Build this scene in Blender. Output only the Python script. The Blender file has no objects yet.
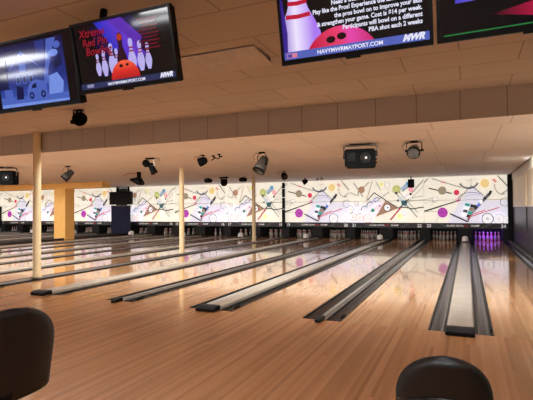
import bpy, math, random
from mathutils import Vector, Matrix
random.seed(7)
PI = math.pi
S = bpy.context.scene
COL = S.collection

# ------------------------------------------------------------------ materials
def lin(c):
    f = lambda v: v / 12.92 if v <= .04045 else ((v + .055) / 1.055) ** 2.4
    return tuple(f(v / 255) for v in c)

def new_mat(name):
    m = bpy.data.materials.new(name); m.use_nodes = True
    return m, m.node_tree.nodes, m.node_tree.links, m.node_tree.nodes['Principled BSDF']

def mat(name, rgb, rough=.5, metal=0., noise=.08, scale=12., emit=0., spec=.5, bump=0.):
    """sRGB colour broken up slightly by a noise so that no surface is flat."""
    m, N, L, P = new_mat(name)
    c = lin(rgb)
    P.inputs['Roughness'].default_value = rough
    P.inputs['Metallic'].default_value = metal
    P.inputs['Specular IOR Level'].default_value = spec
    tc = N.new('ShaderNodeTexCoord'); nz = N.new('ShaderNodeTexNoise')
    nz.inputs['Scale'].default_value = scale; nz.inputs['Detail'].default_value = 3
    L.new(tc.outputs['Object'], nz.inputs['Vector'])
    rp = N.new('ShaderNodeValToRGB')
    rp.color_ramp.elements[0].position = .3; rp.color_ramp.elements[1].position = .7
    rp.color_ramp.elements[0].color = tuple(v * (1 - noise) for v in c) + (1,)
    rp.color_ramp.elements[1].color = tuple(min(1, v * (1 + noise)) for v in c) + (1,)
    L.new(nz.outputs['Fac'], rp.inputs['Fac']); L.new(rp.outputs['Color'], P.inputs['Base Color'])
    if emit:
        L.new(rp.outputs['Color'], P.inputs['Emission Color'])
        P.inputs['Emission Strength'].default_value = emit
    if bump:
        b = N.new('ShaderNodeBump'); b.inputs['Strength'].default_value = bump
        b.inputs['Distance'].default_value = .004
        L.new(nz.outputs['Fac'], b.inputs['Height']); L.new(b.outputs['Normal'], P.inputs['Normal'])
    return m

def math_node(N, L, op, a, b=None):
    n = N.new('ShaderNodeMath'); n.operation = op
    for i, v in enumerate((a, b)):
        if v is None: continue
        if isinstance(v, (int, float)): n.inputs[i].default_value = v
        else: L.new(v, n.inputs[i])
    return n.outputs[0]

def wood(name, cols, w, ln, rough, coat=.0, tone=1.):
    """boards of width w running along Y, each its own tone, with short cross joints."""
    m, N, L, P = new_mat(name)
    tc = N.new('ShaderNodeTexCoord'); sp = N.new('ShaderNodeSeparateXYZ')
    L.new(tc.outputs['Object'], sp.inputs[0])
    oi = N.new('ShaderNodeObjectInfo')
    bx = math_node(N, L, 'FLOOR', math_node(N, L, 'DIVIDE', sp.outputs['X'], w))
    bxr = math_node(N, L, 'ADD', bx, math_node(N, L, 'MULTIPLY', oi.outputs['Random'], 500))
    w1 = N.new('ShaderNodeTexWhiteNoise'); w1.noise_dimensions = '1D'; L.new(bxr, w1.inputs['W'])
    yo = math_node(N, L, 'ADD', math_node(N, L, 'DIVIDE', sp.outputs['Y'], ln), math_node(N, L, 'MULTIPLY', w1.outputs['Value'], 7.3))
    cmb = N.new('ShaderNodeCombineXYZ'); L.new(bxr, cmb.inputs[0]); L.new(math_node(N, L, 'FLOOR', yo), cmb.inputs[1])
    w2 = N.new('ShaderNodeTexWhiteNoise'); w2.noise_dimensions = '2D'; L.new(cmb.outputs[0], w2.inputs['Vector'])
    mp = N.new('ShaderNodeMapping'); mp.inputs['Scale'].default_value = (60, 2.2, 1)
    L.new(tc.outputs['Object'], mp.inputs['Vector'])
    nz = N.new('ShaderNodeTexNoise'); nz.inputs['Scale'].default_value = 1; nz.inputs['Detail'].default_value = 5
    L.new(mp.outputs[0], nz.inputs['Vector'])
    v = math_node(N, L, 'ADD', math_node(N, L, 'MULTIPLY', w2.outputs['Value'], .72), math_node(N, L, 'MULTIPLY', nz.outputs['Fac'], .3))
    rp = N.new('ShaderNodeValToRGB'); r = rp.color_ramp
    r.elements[0].position = .08; r.elements[1].position = .95
    r.elements[0].color = lin(cols[0]) + (1,); r.elements[1].color = lin(cols[2]) + (1,)
    e = r.elements.new(.5); e.color = lin(cols[1]) + (1,)
    L.new(v, rp.inputs['Fac']); L.new(rp.outputs['Color'], P.inputs['Base Color'])
    P.inputs['Roughness'].default_value = rough
    n2 = N.new('ShaderNodeTexNoise'); n2.inputs['Scale'].default_value = 2.; L.new(tc.outputs['Object'], n2.inputs['Vector'])
    L.new(math_node(N, L, 'ADD', math_node(N, L, 'MULTIPLY', n2.outputs['Fac'], .08), rough - .04), P.inputs['Roughness'])
    P.inputs['Coat Weight'].default_value = coat; P.inputs['Coat Roughness'].default_value = .04
    return m

def tile_ceiling(name, rgb, lx, ly, ox, oy, seam=.55, stag=0.):
    """acoustic panels lx by ly with thin darker seams."""
    m, N, L, P = new_mat(name)
    tc = N.new('ShaderNodeTexCoord'); sp = N.new('ShaderNodeSeparateXYZ'); L.new(tc.outputs['Object'], sp.inputs[0])
    iy = math_node(N, L, 'DIVIDE', math_node(N, L, 'SUBTRACT', sp.outputs['Y'], oy), ly)
    row = math_node(N, L, 'FLOOR', iy)
    ix = math_node(N, L, 'DIVIDE', math_node(N, L, 'SUBTRACT', sp.outputs['X'], ox), lx)
    if stag: ix = math_node(N, L, 'ADD', ix, math_node(N, L, 'MULTIPLY', math_node(N, L, 'MODULO', row, 2.), stag))
    def edge(t, size, w):
        f = math_node(N, L, 'FRACT', t)
        d = math_node(N, L, 'MINIMUM', f, math_node(N, L, 'SUBTRACT', 1., f))
        return math_node(N, L, 'LESS_THAN', math_node(N, L, 'MULTIPLY', d, size), w)
    e = math_node(N, L, 'MAXIMUM', edge(ix, lx, .008), edge(iy, ly, .008))
    cmb = N.new('ShaderNodeCombineXYZ'); L.new(math_node(N, L, 'FLOOR', ix), cmb.inputs[0]); L.new(row, cmb.inputs[1])
    wn = N.new('ShaderNodeTexWhiteNoise'); wn.noise_dimensions = '2D'; L.new(cmb.outputs[0], wn.inputs['Vector'])
    nz = N.new('ShaderNodeTexNoise'); nz.inputs['Scale'].default_value = 90; L.new(tc.outputs['Object'], nz.inputs['Vector'])
    t = math_node(N, L, 'ADD', math_node(N, L, 'MULTIPLY', wn.outputs['Value'], .5), math_node(N, L, 'MULTIPLY', nz.outputs['Fac'], .5))
    rp = N.new('ShaderNodeValToRGB'); c = lin(rgb)
    rp.color_ramp.elements[0].color = tuple(v * .93 for v in c) + (1,); rp.color_ramp.elements[1].color = tuple(v * 1.06 for v in c) + (1,)
    L.new(t, rp.inputs['Fac'])
    mx = N.new('ShaderNodeMix'); mx.data_type = 'RGBA'
    L.new(e, mx.inputs['Factor']); L.new(rp.outputs['Color'], mx.inputs['A']); mx.inputs['B'].default_value = tuple(v * seam for v in c) + (1,)
    L.new(mx.outputs['Result'], P.inputs['Base Color']); P.inputs['Roughness'].default_value = .85
    P.inputs['Specular IOR Level'].default_value = .2
    return m

def glow(name, rgb, s=1., rough=.25):
    """a lit patch of a screen picture."""
    m, N, L, P = new_mat(name)
    c = lin(rgb); P.inputs['Base Color'].default_value = (.004, .004, .005, 1)
    P.inputs['Roughness'].default_value = .07
    tc = N.new('ShaderNodeTexCoord'); nz = N.new('ShaderNodeTexNoise'); nz.inputs['Scale'].default_value = 30
    L.new(tc.outputs['Object'], nz.inputs['Vector'])
    rp = N.new('ShaderNodeValToRGB')
    rp.color_ramp.elements[0].color = tuple(v * .85 for v in c) + (1,); rp.color_ramp.elements[1].color = tuple(min(1, v * 1.15) for v in c) + (1,)
    L.new(nz.outputs['Fac'], rp.inputs['Fac']); L.new(rp.outputs['Color'], P.inputs['Emission Color'])
    P.inputs['Emission Strength'].default_value = s
    return m

def glow_ramp(name, stops, p0, p1, s=1.):
    """screen picture with a colour run from p0 to p1 (object x, z)."""
    m, N, L, P = new_mat(name)
    P.inputs['Base Color'].default_value = (.004, .004, .005, 1); P.inputs['Roughness'].default_value = .07
    tc = N.new('ShaderNodeTexCoord'); sp = N.new('ShaderNodeSeparateXYZ'); L.new(tc.outputs['Object'], sp.inputs[0])
    dx, dz = p1[0] - p0[0], p1[1] - p0[1]; l2 = dx * dx + dz * dz
    a = math_node(N, L, 'MULTIPLY', math_node(N, L, 'SUBTRACT', sp.outputs['X'], p0[0]), dx / l2)
    b = math_node(N, L, 'MULTIPLY', math_node(N, L, 'SUBTRACT', sp.outputs['Z'], p0[1]), dz / l2)
    rp = N.new('ShaderNodeValToRGB'); r = rp.color_ramp
    r.elements[0].position = stops[0][0]; r.elements[0].color = lin(stops[0][1]) + (1,)
    r.elements[1].position = stops[-1][0]; r.elements[1].color = lin(stops[-1][1]) + (1,)
    for p, c in stops[1:-1]:
        e = r.elements.new(p); e.color = lin(c) + (1,)
    L.new(math_node(N, L, 'ADD', a, b), rp.inputs['Fac']); L.new(rp.outputs['Color'], P.inputs['Emission Color'])
    P.inputs['Emission Strength'].default_value = s
    return m

# ------------------------------------------------------------------ geometry helpers
class MB:
    def __init__(s): s.v = []; s.f = []; s.mi = []; s.sm = []
    def add(s, vs, fs, mi=0, smooth=False, M=None):
        o = len(s.v)
        s.v += [tuple(M @ Vector(p)) if M else tuple(p) for p in vs]
        for f in fs: s.f.append(tuple(i + o for i in f)); s.mi.append(mi); s.sm.append(smooth)
        return s
    def box(s, x0, x1, y0, y1, z0, z1, mi=0, M=None, ch=0.):
        if ch:   # chamfered vertical section
            o = [(x0 + ch, z0), (x1 - ch, z0), (x1, z0 + ch), (x1, z1 - ch), (x1 - ch, z1), (x0 + ch, z1), (x0, z1 - ch), (x0, z0 + ch)]
            return s.prism(o, y0, y1, mi, M)
        vs = [(x, y, z) for z in (z0, z1) for y in (y0, y1) for x in (x0, x1)]
        return s.add(vs, [(0, 2, 3, 1), (4, 5, 7, 6), (0, 1, 5, 4), (2, 6, 7, 3), (0, 4, 6, 2), (1, 3, 7, 5)], mi, False, M)
    def prism(s, xz, y0, y1, mi=0, M=None, smooth=False, caps=True):
        """outline in x,z extruded along y (outline counter-clockwise seen from -y)."""
        n = len(xz)
        vs = [(x, y0, z) for x, z in xz] + [(x, y1, z) for x, z in xz]
        fs = [(i, i + n, (i + 1) % n + n, (i + 1) % n) for i in range(n)]
        s.add(vs, fs, mi, smooth, M)
        if caps:
            s.add([(x, y0, z) for x, z in xz], [tuple(range(n))], mi, False, M)
            s.add([(x, y1, z) for x, z in xz], [tuple(reversed(range(n)))], mi, False, M)
        return s
    def sheet(s, xz, y, mi=0, M=None):
        return s.add([(x, y, z) for x, z in xz], [tuple(range(len(xz)))], mi, False, M)
    def lathe(s, prof, n=20, mi=0, M=None, smooth=True, mifn=None):
        """prof of (radius, z), closed at ends when radius is 0."""
        o = len(s.v)
        vs = []
        for r, z in prof:
            for k in range(n):
                a = 2 * PI * k / n; vs.append((r * math.cos(a), r * math.sin(a), z))
        s.v += [tuple(M @ Vector(p)) if M else p for p in vs]
        for j in range(len(prof) - 1):
            for k in range(n):
                k2 = (k + 1) % n
                s.f.append((o + j * n + k, o + j * n + k2, o + (j + 1) * n + k2, o + (j + 1) * n + k))
                s.mi.append(mifn(j) if mifn else mi); s.sm.append(smooth)
        return s
    def tube(s, pts, r, n=8, mi=0, M=None, flat=None):
        pts = [Vector(p) for p in pts]
        o = len(s.v)
        for i, p in enumerate(pts):
            t = (pts[min(i + 1, len(pts) - 1)] - pts[max(i - 1, 0)]).normalized()
            u = t.cross(Vector((0, 0, 1)))
            if u.length < .01: u = t.cross(Vector((1, 0, 0)))
            u.normalize(); w = t.cross(u)
            for k in range(n):
                a = 2 * PI * k / n
                q = p + u * math.cos(a) * r + w * math.sin(a) * (flat or r)
                s.v.append(tuple(M @ q) if M else tuple(q))
        for i in range(len(pts) - 1):
            for k in range(n):
                k2 = (k + 1) % n
                s.f.append((o + i * n + k, o + (i + 1) * n + k, o + (i + 1) * n + k2, o + i * n + k2)); s.mi.append(mi); s.sm.append(True)
        s.f.append(tuple(o + k for k in range(n))); s.mi.append(mi); s.sm.append(False)
        e = o + (len(pts) - 1) * n
        s.f.append(tuple(e + k for k in reversed(range(n)))); s.mi.append(mi); s.sm.append(False)
        return s
    def build(s, name, mats, parent=None, loc=None, bevel=0., label=None):
        if not isinstance(mats, (list, tuple)): mats = [mats]
        me = bpy.data.meshes.new(name); me.from_pydata(s.v, [], s.f)
        for m in mats: me.materials.append(m)
        me.polygons.foreach_set('material_index', s.mi); me.polygons.foreach_set('use_smooth', s.sm)
        me.update(); me.validate()
        import bmesh
        b = bmesh.new(); b.from_mesh(me)
        bmesh.ops.recalc_face_normals(b, faces=[f for f in b.faces]) if getattr(s, 'fix', True) else None
        b.to_mesh(me); b.free()
        o = bpy.data.objects.new(name, me); COL.objects.link(o)
        if parent: o.parent = parent
        if loc: o.location = loc
        if bevel:
            md = o.modifiers.new('Bevel', 'BEVEL'); md.width = bevel; md.segments = 2; md.limit_method = 'ANGLE'
        if label: o['label'] = label
        return o

class MS(MB):
    fix = False          # open sheets: keep the winding as given

def tag(o, label, cat, group=None, kind=None):
    o['label'] = label; o['category'] = cat
    if group: o['group'] = group
    if kind: o['kind'] = kind
    return o

def thing(name, loc, label, cat, group=None, rz=0., rx=0.):
    o = bpy.data.objects.new(name, None); COL.objects.link(o)
    o.location = loc; o.rotation_euler = (rx, 0, rz); o.empty_display_size = .1
    return tag(o, label, cat, group)

def copy_tree(o, parent=None):
    c = o.copy(); COL.objects.link(c)
    if parent: c.parent = parent
    for ch in list(o.children): copy_tree(ch, c)
    return c

def text(name, body, size, loc, m, parent, align='LEFT', bold=0., shear=0., rot=(PI / 2, 0, 0), ext=0.):
    cu = bpy.data.curves.new(name, 'FONT'); cu.body = body; cu.size = size; cu.align_x = align
    cu.shear = shear; cu.offset = bold; cu.extrude = ext; cu.resolution_u = 3
    tmp = bpy.data.objects.new(name, cu); COL.objects.link(tmp)
    dg = bpy.context.evaluated_depsgraph_get(); dg.update()
    me = bpy.data.meshes.new_from_object(tmp.evaluated_get(dg)); bpy.data.objects.remove(tmp); bpy.data.curves.remove(cu)
    me.materials.clear(); me.materials.append(m)
    o = bpy.data.objects.new(name, me); COL.objects.link(o); o.parent = parent
    o.location = loc; o.rotation_euler = rot
    return o

def R(ax, deg): return Matrix.Rotation(math.radians(deg), 4, ax)
def T(x, y, z): return Matrix.Translation((x, y, z))

# ------------------------------------------------------------------ camera (solved from the lane lines)
yaw, pit, rol, foc = .4139, .0196, -.0078, 456.95
r0 = Vector((math.cos(yaw), math.sin(yaw), 0)); fh = Vector((-math.sin(yaw), math.cos(yaw), 0)); up = Vector((0, 0, 1))
u0 = up * math.cos(pit) - fh * math.sin(pit); f0 = fh * math.cos(pit) + up * math.sin(pit)
right = r0 * math.cos(rol) + u0 * math.sin(rol); upv = u0 * math.cos(rol) - r0 * math.sin(rol)
cam = bpy.data.cameras.new('camera'); co = bpy.data.objects.new('camera', cam); COL.objects.link(co)
cam.sensor_width = 36; cam.lens = foc * 36 / 533; cam.clip_start = .05; cam.clip_end = 200
Mx = Matrix((right, upv, -f0)).transposed().to_4x4(); Mx.translation = (.0977, -5.7403, 1.4466)
co.matrix_world = Mx
S.camera = co

# ------------------------------------------------------------------ dimensions
LW, WD, ND = 1.0541, .7044, .5149       # lane, wide divider, narrow divider
PP = 2 * LW + WD + ND                   # one pair of lanes
GAP = .85                               # aisle between the two banks of lanes
YM, ZB, ZT = 15.67, .776, 2.795          # masking units
YE = 15.72                              # end of the lane boards
CZ, LZ = 3.10, 2.69                     # upper ceiling, lower ceiling at its front edge
YS = 1.27                               # soffit face
HL = 2.80                               # lane ceiling, above the soffit's lower edge
def lz(y): return HL
NP = 10                                 # pairs built
def pair_x(k): return -k * PP - (GAP if k >= 6 else 0)
XL, XR = -34.2, 1.82

# ------------------------------------------------------------------ shared materials
M_floor = wood('maple_approach', ((162, 110, 68), (190, 133, 84), (212, 155, 104)), .034, 5.5, .22, .25)
M_lane = wood('maple_lane', ((178, 128, 84), (198, 150, 104), (212, 166, 120)), .034, 6.0, .12, .5)
M_ceil = tile_ceiling('tan_acoustic_tile', (200, 192, 188), 1.2, .62, -1.16, -1.19, .6, .5)
M_ceil2 = tile_ceiling('tan_lane_ceiling_panel', (240, 239, 244), 1.17, 3.55, -.53, 2.62, .72, .09)
M_soff = tile_ceiling('tan_soffit_panel', (188, 182, 174), .59, 9., .026, -4.5, .6)
M_black = mat('black_paint', (13, 13, 15), .6, spec=.2)
M_pit = mat('pit_black', (12, 12, 14), .7)
M_gutter = mat('charcoal_gutter_plastic', (38, 37, 37), .2, 0, .4, 5)
M_edge = mat('black_gutter_edge', (24, 23, 23), .4)
M_cap = mat('ivory_cap_laminate', (182, 174, 160), .18, 0, .06, 5)
M_alu = mat('brushed_aluminium', (160, 156, 150), .35, .5, .06, 20)
M_rub = mat('black_rubber', (16, 15, 15), .6, bump=.3, scale=60, spec=.2)
M_white = mat('white_plastic', (250, 249, 247), .3)
M_cream = mat('cream_column_paint', (226, 206, 160), .5, 0, .04, 6)
M_yel = mat('mustard_paint', (250, 198, 108), .6, 0, .04, 6)
M_wallb = mat('beige_wall_paint', (252, 236, 206), .5, 0, .05, 4)
M_wain = mat('slate_grey_wainscot', (70, 70, 74), .4, 0, .1, 5)
M_trim = mat('pale_wall_trim', (238, 232, 222), .4)
M_vinyl = mat('black_vinyl', (17, 15, 14), .5, 0, .15, 30, bump=.25)
M_pipe = mat('black_piping', (14, 12, 12), .3)
M_chrome = mat('dull_chrome', (120, 112, 104), .35, .8)
M_grey = mat('grey_lamp_housing', (62, 57, 50), .5, .1, spec=.25)
M_dark = mat('black_lamp_housing', (9, 9, 9), .75, spec=.06)
M_lens = mat('lamp_lens_glass', (70, 66, 62), .15, spec=.3)
M_navy = mat('navy_cloth', (30, 34, 66), .8)
M_red = mat('red_cable', (190, 60, 60), .5)

# ------------------------------------------------------------------ the setting
def struct(name, mb, m, label=None, cat=None, **k):
    o = mb.build(name, m, **k); o['kind'] = 'structure'
    if label: o['label'] = label; o['category'] = cat
    return o
struct('floor', MB().box(XL, XR, -16, 0, -.15, 0), M_floor, 'maple board approach floor in front of the lanes', 'floor')
struct('subfloor', MB().box(XL, XR, 0, 17.6, -.3, -.16), M_pit, 'dark slab carrying the lanes', 'floor')
struct('ceiling', MB().box(XL, XR + .3, -16, YS + .05, CZ, CZ + .1), M_ceil, 'tan tiled upper ceiling over the approach', 'ceiling')
lc = MB(); x1 = 1.68
ya, yb = 1.80, 17.6
lc.add([(XL, ya, lz(ya)), (x1, ya, lz(ya)), (x1, yb, lz(yb)), (XL, yb, lz(yb)),
        (XL, ya, lz(ya) + .06), (x1, ya, lz(ya) + .06), (x1, yb, lz(yb) + .06), (XL, yb, lz(yb) + .06)],
       [(0, 1, 2, 3), (4, 7, 6, 5), (0, 4, 5, 1), (1, 5, 6, 2), (2, 6, 7, 3), (3, 7, 4, 0)])
struct('ceiling_lane_side', lc, M_ceil2, 'paler lower ceiling over the lanes with many lamps', 'ceiling')
struct('trim_1', MB().box(XL, XR, YS - .03, YS, LZ - .004, CZ), M_soff, 'vertical tan soffit face stepping down to the lane ceiling', 'soffit')
struct('wall_back', MB().box(XL, XR + .6, 17.5, 17.6, -.16, 3.2), M_pit, 'black wall behind the pins', 'wall')
struct('wall_left', MB().box(XL - .1, XL, -16, 17.6, -.16, 3.2), M_wallb, 'beige wall at the far left of the hall', 'wall')
struct('wall_front', MB().box(XL, XR + .6, -16.1, -16, -.16, 3.2), M_wallb, 'beige wall behind the seats', 'wall')
# right wall: slate wainscot, pale rail, beige upper panels, white ribbed reveal above
wr = MB().box(XR, XR + .1, -16, 17.5, -.16, 1.455, 1).box(XR, XR + .1, -16, 17.5, 1.455, 3.2, 0)
struct('wall_right', wr, [M_wallb, M_wain], 'beige wall over slate grey wainscot beside the end lane', 'wall')
struct('trim_2', MB().box(XR - .014, XR, -16, 17.5, 1.455, 1.485), M_trim, 'pale rail along the top of the grey wainscot', 'wall rail')
pil = MB().box(XR - .035, XR, 10.75, 11.15, 1.485, 2.56, 0).box(XR - .035, XR, 10.75, 11.15, 0, 1.455, 1)
struct('trim_3', pil, [M_wallb, M_wain], 'shallow pilaster on the wall beside the end lane', 'pilaster')
rv = MB()
rv.box(XR - .012, XR, 1.9, 17.45, 2.56, 3.05)
for i in range(84):
    y = 1.95 + i * .183
    rv.box(XR - .03, XR - .012, y, y + .10, 2.56, 3.05)
struct('wall_reveal', rv, M_trim, 'white ribbed strip above the beige end wall', 'wall panel')
struct('trim_4', MB().box(1.63, 1.80, 15.5, 15.75, -.16, lz(15.6)), M_black, 'black post closing the right end of the mural', 'post')
struct('aisle_strip', MB().box(pair_x(5) - PP / 2 + .2 - GAP - .4, pair_x(5) - PP / 2 + .2, 0, 17.4, -.16, .0), M_lane, 'narrow wooden aisle between the two banks of lanes', 'floor')
struct('pillar', MB().box(-18.95, -18.19, 11.02, 11.6, 0, lz(11.3)), M_yel, 'square mustard yellow pillar between the two banks of lanes', 'pillar')
struct('beam', MB().box(XL, -15.8, 11.0, 11.55, HL - .27, HL), M_yel, 'mustard yellow ceiling beam over the square pillar', 'beam')
XC = -2.5 * PP
for i, (y, zt, lab) in enumerate(((1.15, CZ, 'round cream column standing just in front of the soffit'),
                              (6.63, lz(6.63), 'round cream column among the lanes, second in the row'),
                              (12.05, lz(12.05), 'round cream column closest to the mural'))):
    struct('column', MB().lathe([(.10, 0.05), (.10, .1), (.08, .12), (.08, zt)], 20, M=T(XC + (.09 if i == 0 else 0), y, 0)), M_cream, lab, 'column')

# ------------------------------------------------------------------ lanes
for k in range(NP):
    for s, num in ((1, 24 - 2 * k), (-1, 23 - 2 * k)):
        xc = pair_x(k) + s * (WD / 2 + LW / 2)
        t = thing('bowling_lane', (xc, 0, 0), f'maple bowling lane running to the pins under number {num}', 'bowling lane', 'bowling lanes')
        if k == 0 and s == 1:
            lane_bed = MB().box(-LW / 2, LW / 2, 0.002, YE, -.16, 0)
            # dots and arrows inlaid in the boards
            bed = lane_bed.build('lane_bed', M_lane, t)
            deck = MB().box(-LW / 2, LW / 2, YE, 16.95, -.16, -.002).build('pin_deck', M_floor, t)
            P_lane = (bed, deck)
        else:
            for p in P_lane:
                c = p.copy(); COL.objects.link(c); c.parent = t

# dividers: gutters either side of a raised cap
def gutter_mb(x0, x1):
    n = 8; mb = MB(); r = (x1 - x0) / 2 - .016; xm = (x0 + x1) / 2
    pr = [(x0, -.16), (x0, .003), (xm - r, .003)]
    for i in range(n + 1):
        a = PI + PI * i / n
        pr.append((xm + r * math.cos(a), .001 + .055 * math.sin(a)))
    pr += [(x1, .003), (x1, -.16)]
    o = [(x, z) for x, z in pr]
    vs = [(x, .003, z) for x, z in o] + [(x, YE, z) for x, z in o]; m = len(o)
    for i in range(m - 1):
        rim = i in (1, m - 3)
        mb.add([vs[i], vs[i + 1], vs[i + 1 + m], vs[i + m]], [(0, 1, 2, 3)], 1 if rim else 0, 3 <= i <= m - 5)
    for j in range(2, m - 3):   # end plate so the trough has a front lip
        pass
    return mb
def make_divider(kind, root):
    W = WD if kind == 'wide' else ND
    cw = .30 if kind == 'wide' else .105
    if kind == 'wide':
        h = .058
        pr = [(-cw / 2, -.1), (-cw / 2, h - .02), (-cw / 2 + .012, h - .006)] + [(x * (cw / 2 - .03), h + .008 * (1 - x * x)) for x in (-1, -.5, 0, .5, 1)] + [(cw / 2 - .012, h - .006), (cw / 2, h - .02), (cw / 2, -.1)]
    else:
        h = .036
        pr = [(-cw / 2, -.1), (-cw / 2, .006), (-.034, .012), (-.030, h - .006), (-.018, h), (.018, h), (.030, h - .006), (.034, .012), (cw / 2, .006), (cw / 2, -.1)]
    pr = pr[::-1]
    MB().prism(pr, .02, YE - .05).build('cap', M_cap if kind == 'wide' else M_alu, root)
    for s in (-1, 1):
        a, b = sorted((s * cw / 2, s * W / 2))
        g = gutter_mb(a, b).build('gutter', [M_gutter, M_edge], root)
        e = s * W / 2
        x0, x1 = sorted((e - s * .017, e))
        MB().box(x0, x1, .003, YE, .001, .009).build('gutter_edge', M_edge, root)
    # rubber nose closing the front of the cap
    nw = cw / 2 + .004 if kind == 'wide' else .042
    nh = .072 if kind == 'wide' else .056
    side = [(-.16, .0), (-.155, nh * .55), (-.10, nh * .97), (-.02, nh), (.035, nh), (.035, .0)]
    nb = MB()
    n = len(side)
    vs = [(-nw, y, z) for y, z in side] + [(nw, y, z) for y, z in side]
    nb.add(vs, [tuple(range(n)), tuple(reversed(range(n, 2 * n)))] + [(i, (i + 1) % n, (i + 1) % n + n, i + n) for i in range(n)])
    nb.build('nose_cap', M_rub, root, bevel=.01)
    e = W / 2
    MB().box(e - .03, e - .012, .12, .30, .004, .034).box(e - .024, e - .018, .15, .27, .034, .04).build('foul_sensor', M_black, root, bevel=.003)
    if kind == 'wide':
        hb = MB(); pf = [(0, .0)]
        pf = [(.085, .05), (.098, .10), (.098, .16), (.088, .205), (.066, .235), (.035, .25), (0, .254)]
        hb.lathe(pf, 16, M=T(0, 14.05, 0) @ Matrix.Diagonal((1, 1.5, 1, 1)) @ Matrix.Scale(1.22, 4))
        hb.build('ball_return_hood', M_white, root)
        MB().box(-.1, .1, 13.85, YE - .06, .05, .12).build('hood_base', M_edge, root, bevel=.02)
protos = {}
def place_divider(kind, x, label, group):
    t = thing('ball_return_divider' if kind == 'wide' else 'gutter_divider', (x, 0, 0), label, 'lane divider', group)
    if kind not in protos: make_divider(kind, t); protos[kind] = t
    else:
        for ch in list(protos[kind].children): copy_tree(ch, t)
for k in range(NP):
    a = 24 - 2 * k
    place_divider('wide', pair_x(k), f'wide ivory capped ball return track between lanes {a - 1} and {a}', 'wide dividers with ball return tracks')
    if k == 5 or k == NP - 1: continue
    place_divider('narrow', pair_x(k) - PP / 2, f'narrow metal capped gutter divider between lanes {a - 2} and {a - 1}', 'narrow gutter dividers')
# single outer gutters
def end_gutter(x0, x1, s, label):
    t = thing('end_gutter', ((x0 + x1) / 2, 0, 0), label, 'gutter', 'outer gutters'); w = (x1 - x0) / 2
    gutter_mb(-w, w).build('gutter', [M_gutter, M_edge], t)
    MB().box(min(-s * w, -s * w + s * .017), max(-s * w, -s * w + s * .017), .003, YE, .001, .009).build('gutter_edge', M_edge, t)
    q = sorted((s * w, s * (w + .16)))
    MB().box(q[0], q[1], .003, YE, -.16, .07).build('ledge', M_edge, t)
    q = sorted((s * w - s * .002, s * (w + .02)))
    MB().box(q[0], q[1], .003, YE, .07, .085).build('ledge_rail', M_alu, t)
xa = WD / 2 + LW
end_gutter(xa, xa + .22, 1, 'dark gutter along the grey wall beside lane 24')
xg = pair_x(5) - WD / 2 - LW
end_gutter(xg - .22, xg, -1, 'dark gutter left of lane 13 beside the yellow pillar')
xh = pair_x(6) + WD / 2 + LW
end_gutter(xh, xh + .22, 1, 'dark gutter right of lane 12 beside the yellow pillar')

# ------------------------------------------------------------------ pins and pits
M_pin = mat('pin_shaded_white', (176, 172, 166), .45); M_stripe = mat('pin_red', (190, 30, 34), .4)  # white pins greyed: the dimness of the pits is put into their colour
prof = [(.0, 0), (.026, 0), (.034, .02), (.05, .07), (.06, .115), (.056, .16), (.042, .205), (.028, .24), (.023, .262), (.024, .285), (.03, .315), (.032, .335), (.028, .36), (.016, .376), (0, .381)]
pin_mesh = None
rows = [('head pin', 0, 0), ('second row left pin', -.5, 1), ('second row right pin', .5, 1), ('third row left pin', -1, 2), ('third row middle pin', 0, 2), ('third row right pin', 1, 2),
        ('back row outer left pin', -1.5, 3), ('back row inner left pin', -.5, 3), ('back row inner right pin', .5, 3), ('back row outer right pin', 1.5, 3)]
for k in range(NP):
    for s, num in ((1, 24 - 2 * k), (-1, 23 - 2 * k)):
        xc = pair_x(k) + s * (WD / 2 + LW / 2)
        for nm, dx, dy in rows:
            if pin_mesh is None:
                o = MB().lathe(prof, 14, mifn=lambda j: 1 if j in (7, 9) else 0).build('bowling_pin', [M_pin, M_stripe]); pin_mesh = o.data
            else:
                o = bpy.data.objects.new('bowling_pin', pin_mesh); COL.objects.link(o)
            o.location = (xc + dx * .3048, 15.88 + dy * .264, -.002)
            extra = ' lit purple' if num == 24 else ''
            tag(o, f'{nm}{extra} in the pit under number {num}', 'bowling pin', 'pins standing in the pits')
kick = None
edges = []
for k in range(NP):
    edges.append((pair_x(k), .56, f'black kickback between the pins of lanes {23 - 2 * k} and {24 - 2 * k}'))
    if k != 5: edges.append((pair_x(k) - PP / 2, .42, f'black kickback at the outer side of lane {23 - 2 * k}'))
edges.append((WD / 2 + LW + .2, .36, 'black kickback between the purple pins and the end wall'))
edges.append((pair_x(5) - PP / 2 + .05, .4, 'black kickback behind the navy curtain beside lane 13'))
edges.append((pair_x(6) + PP / 2 - .05, .4, 'black kickback behind the navy curtain beside lane 12'))
for x, w, lab in edges:
    t = MB().box(-w / 2, w / 2, YE + .03, 17.15, -.155, 1.0).box(-w / 2, w / 2, YE + .02, YE + .03, .02, .55).build('kickback_panel', M_pit, loc=(x, 0, 0))
    tag(t, lab, 'pit side panel', 'kickback panels between the pins')
tag(MB().box(XL + .1, 1.6, 17.2, 17.26, -.15, 1.2).build('pit_curtain', mat('pit_curtain', (20, 20, 24), .8)), 'dark curtain hanging behind all the pins', 'curtain')

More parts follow.
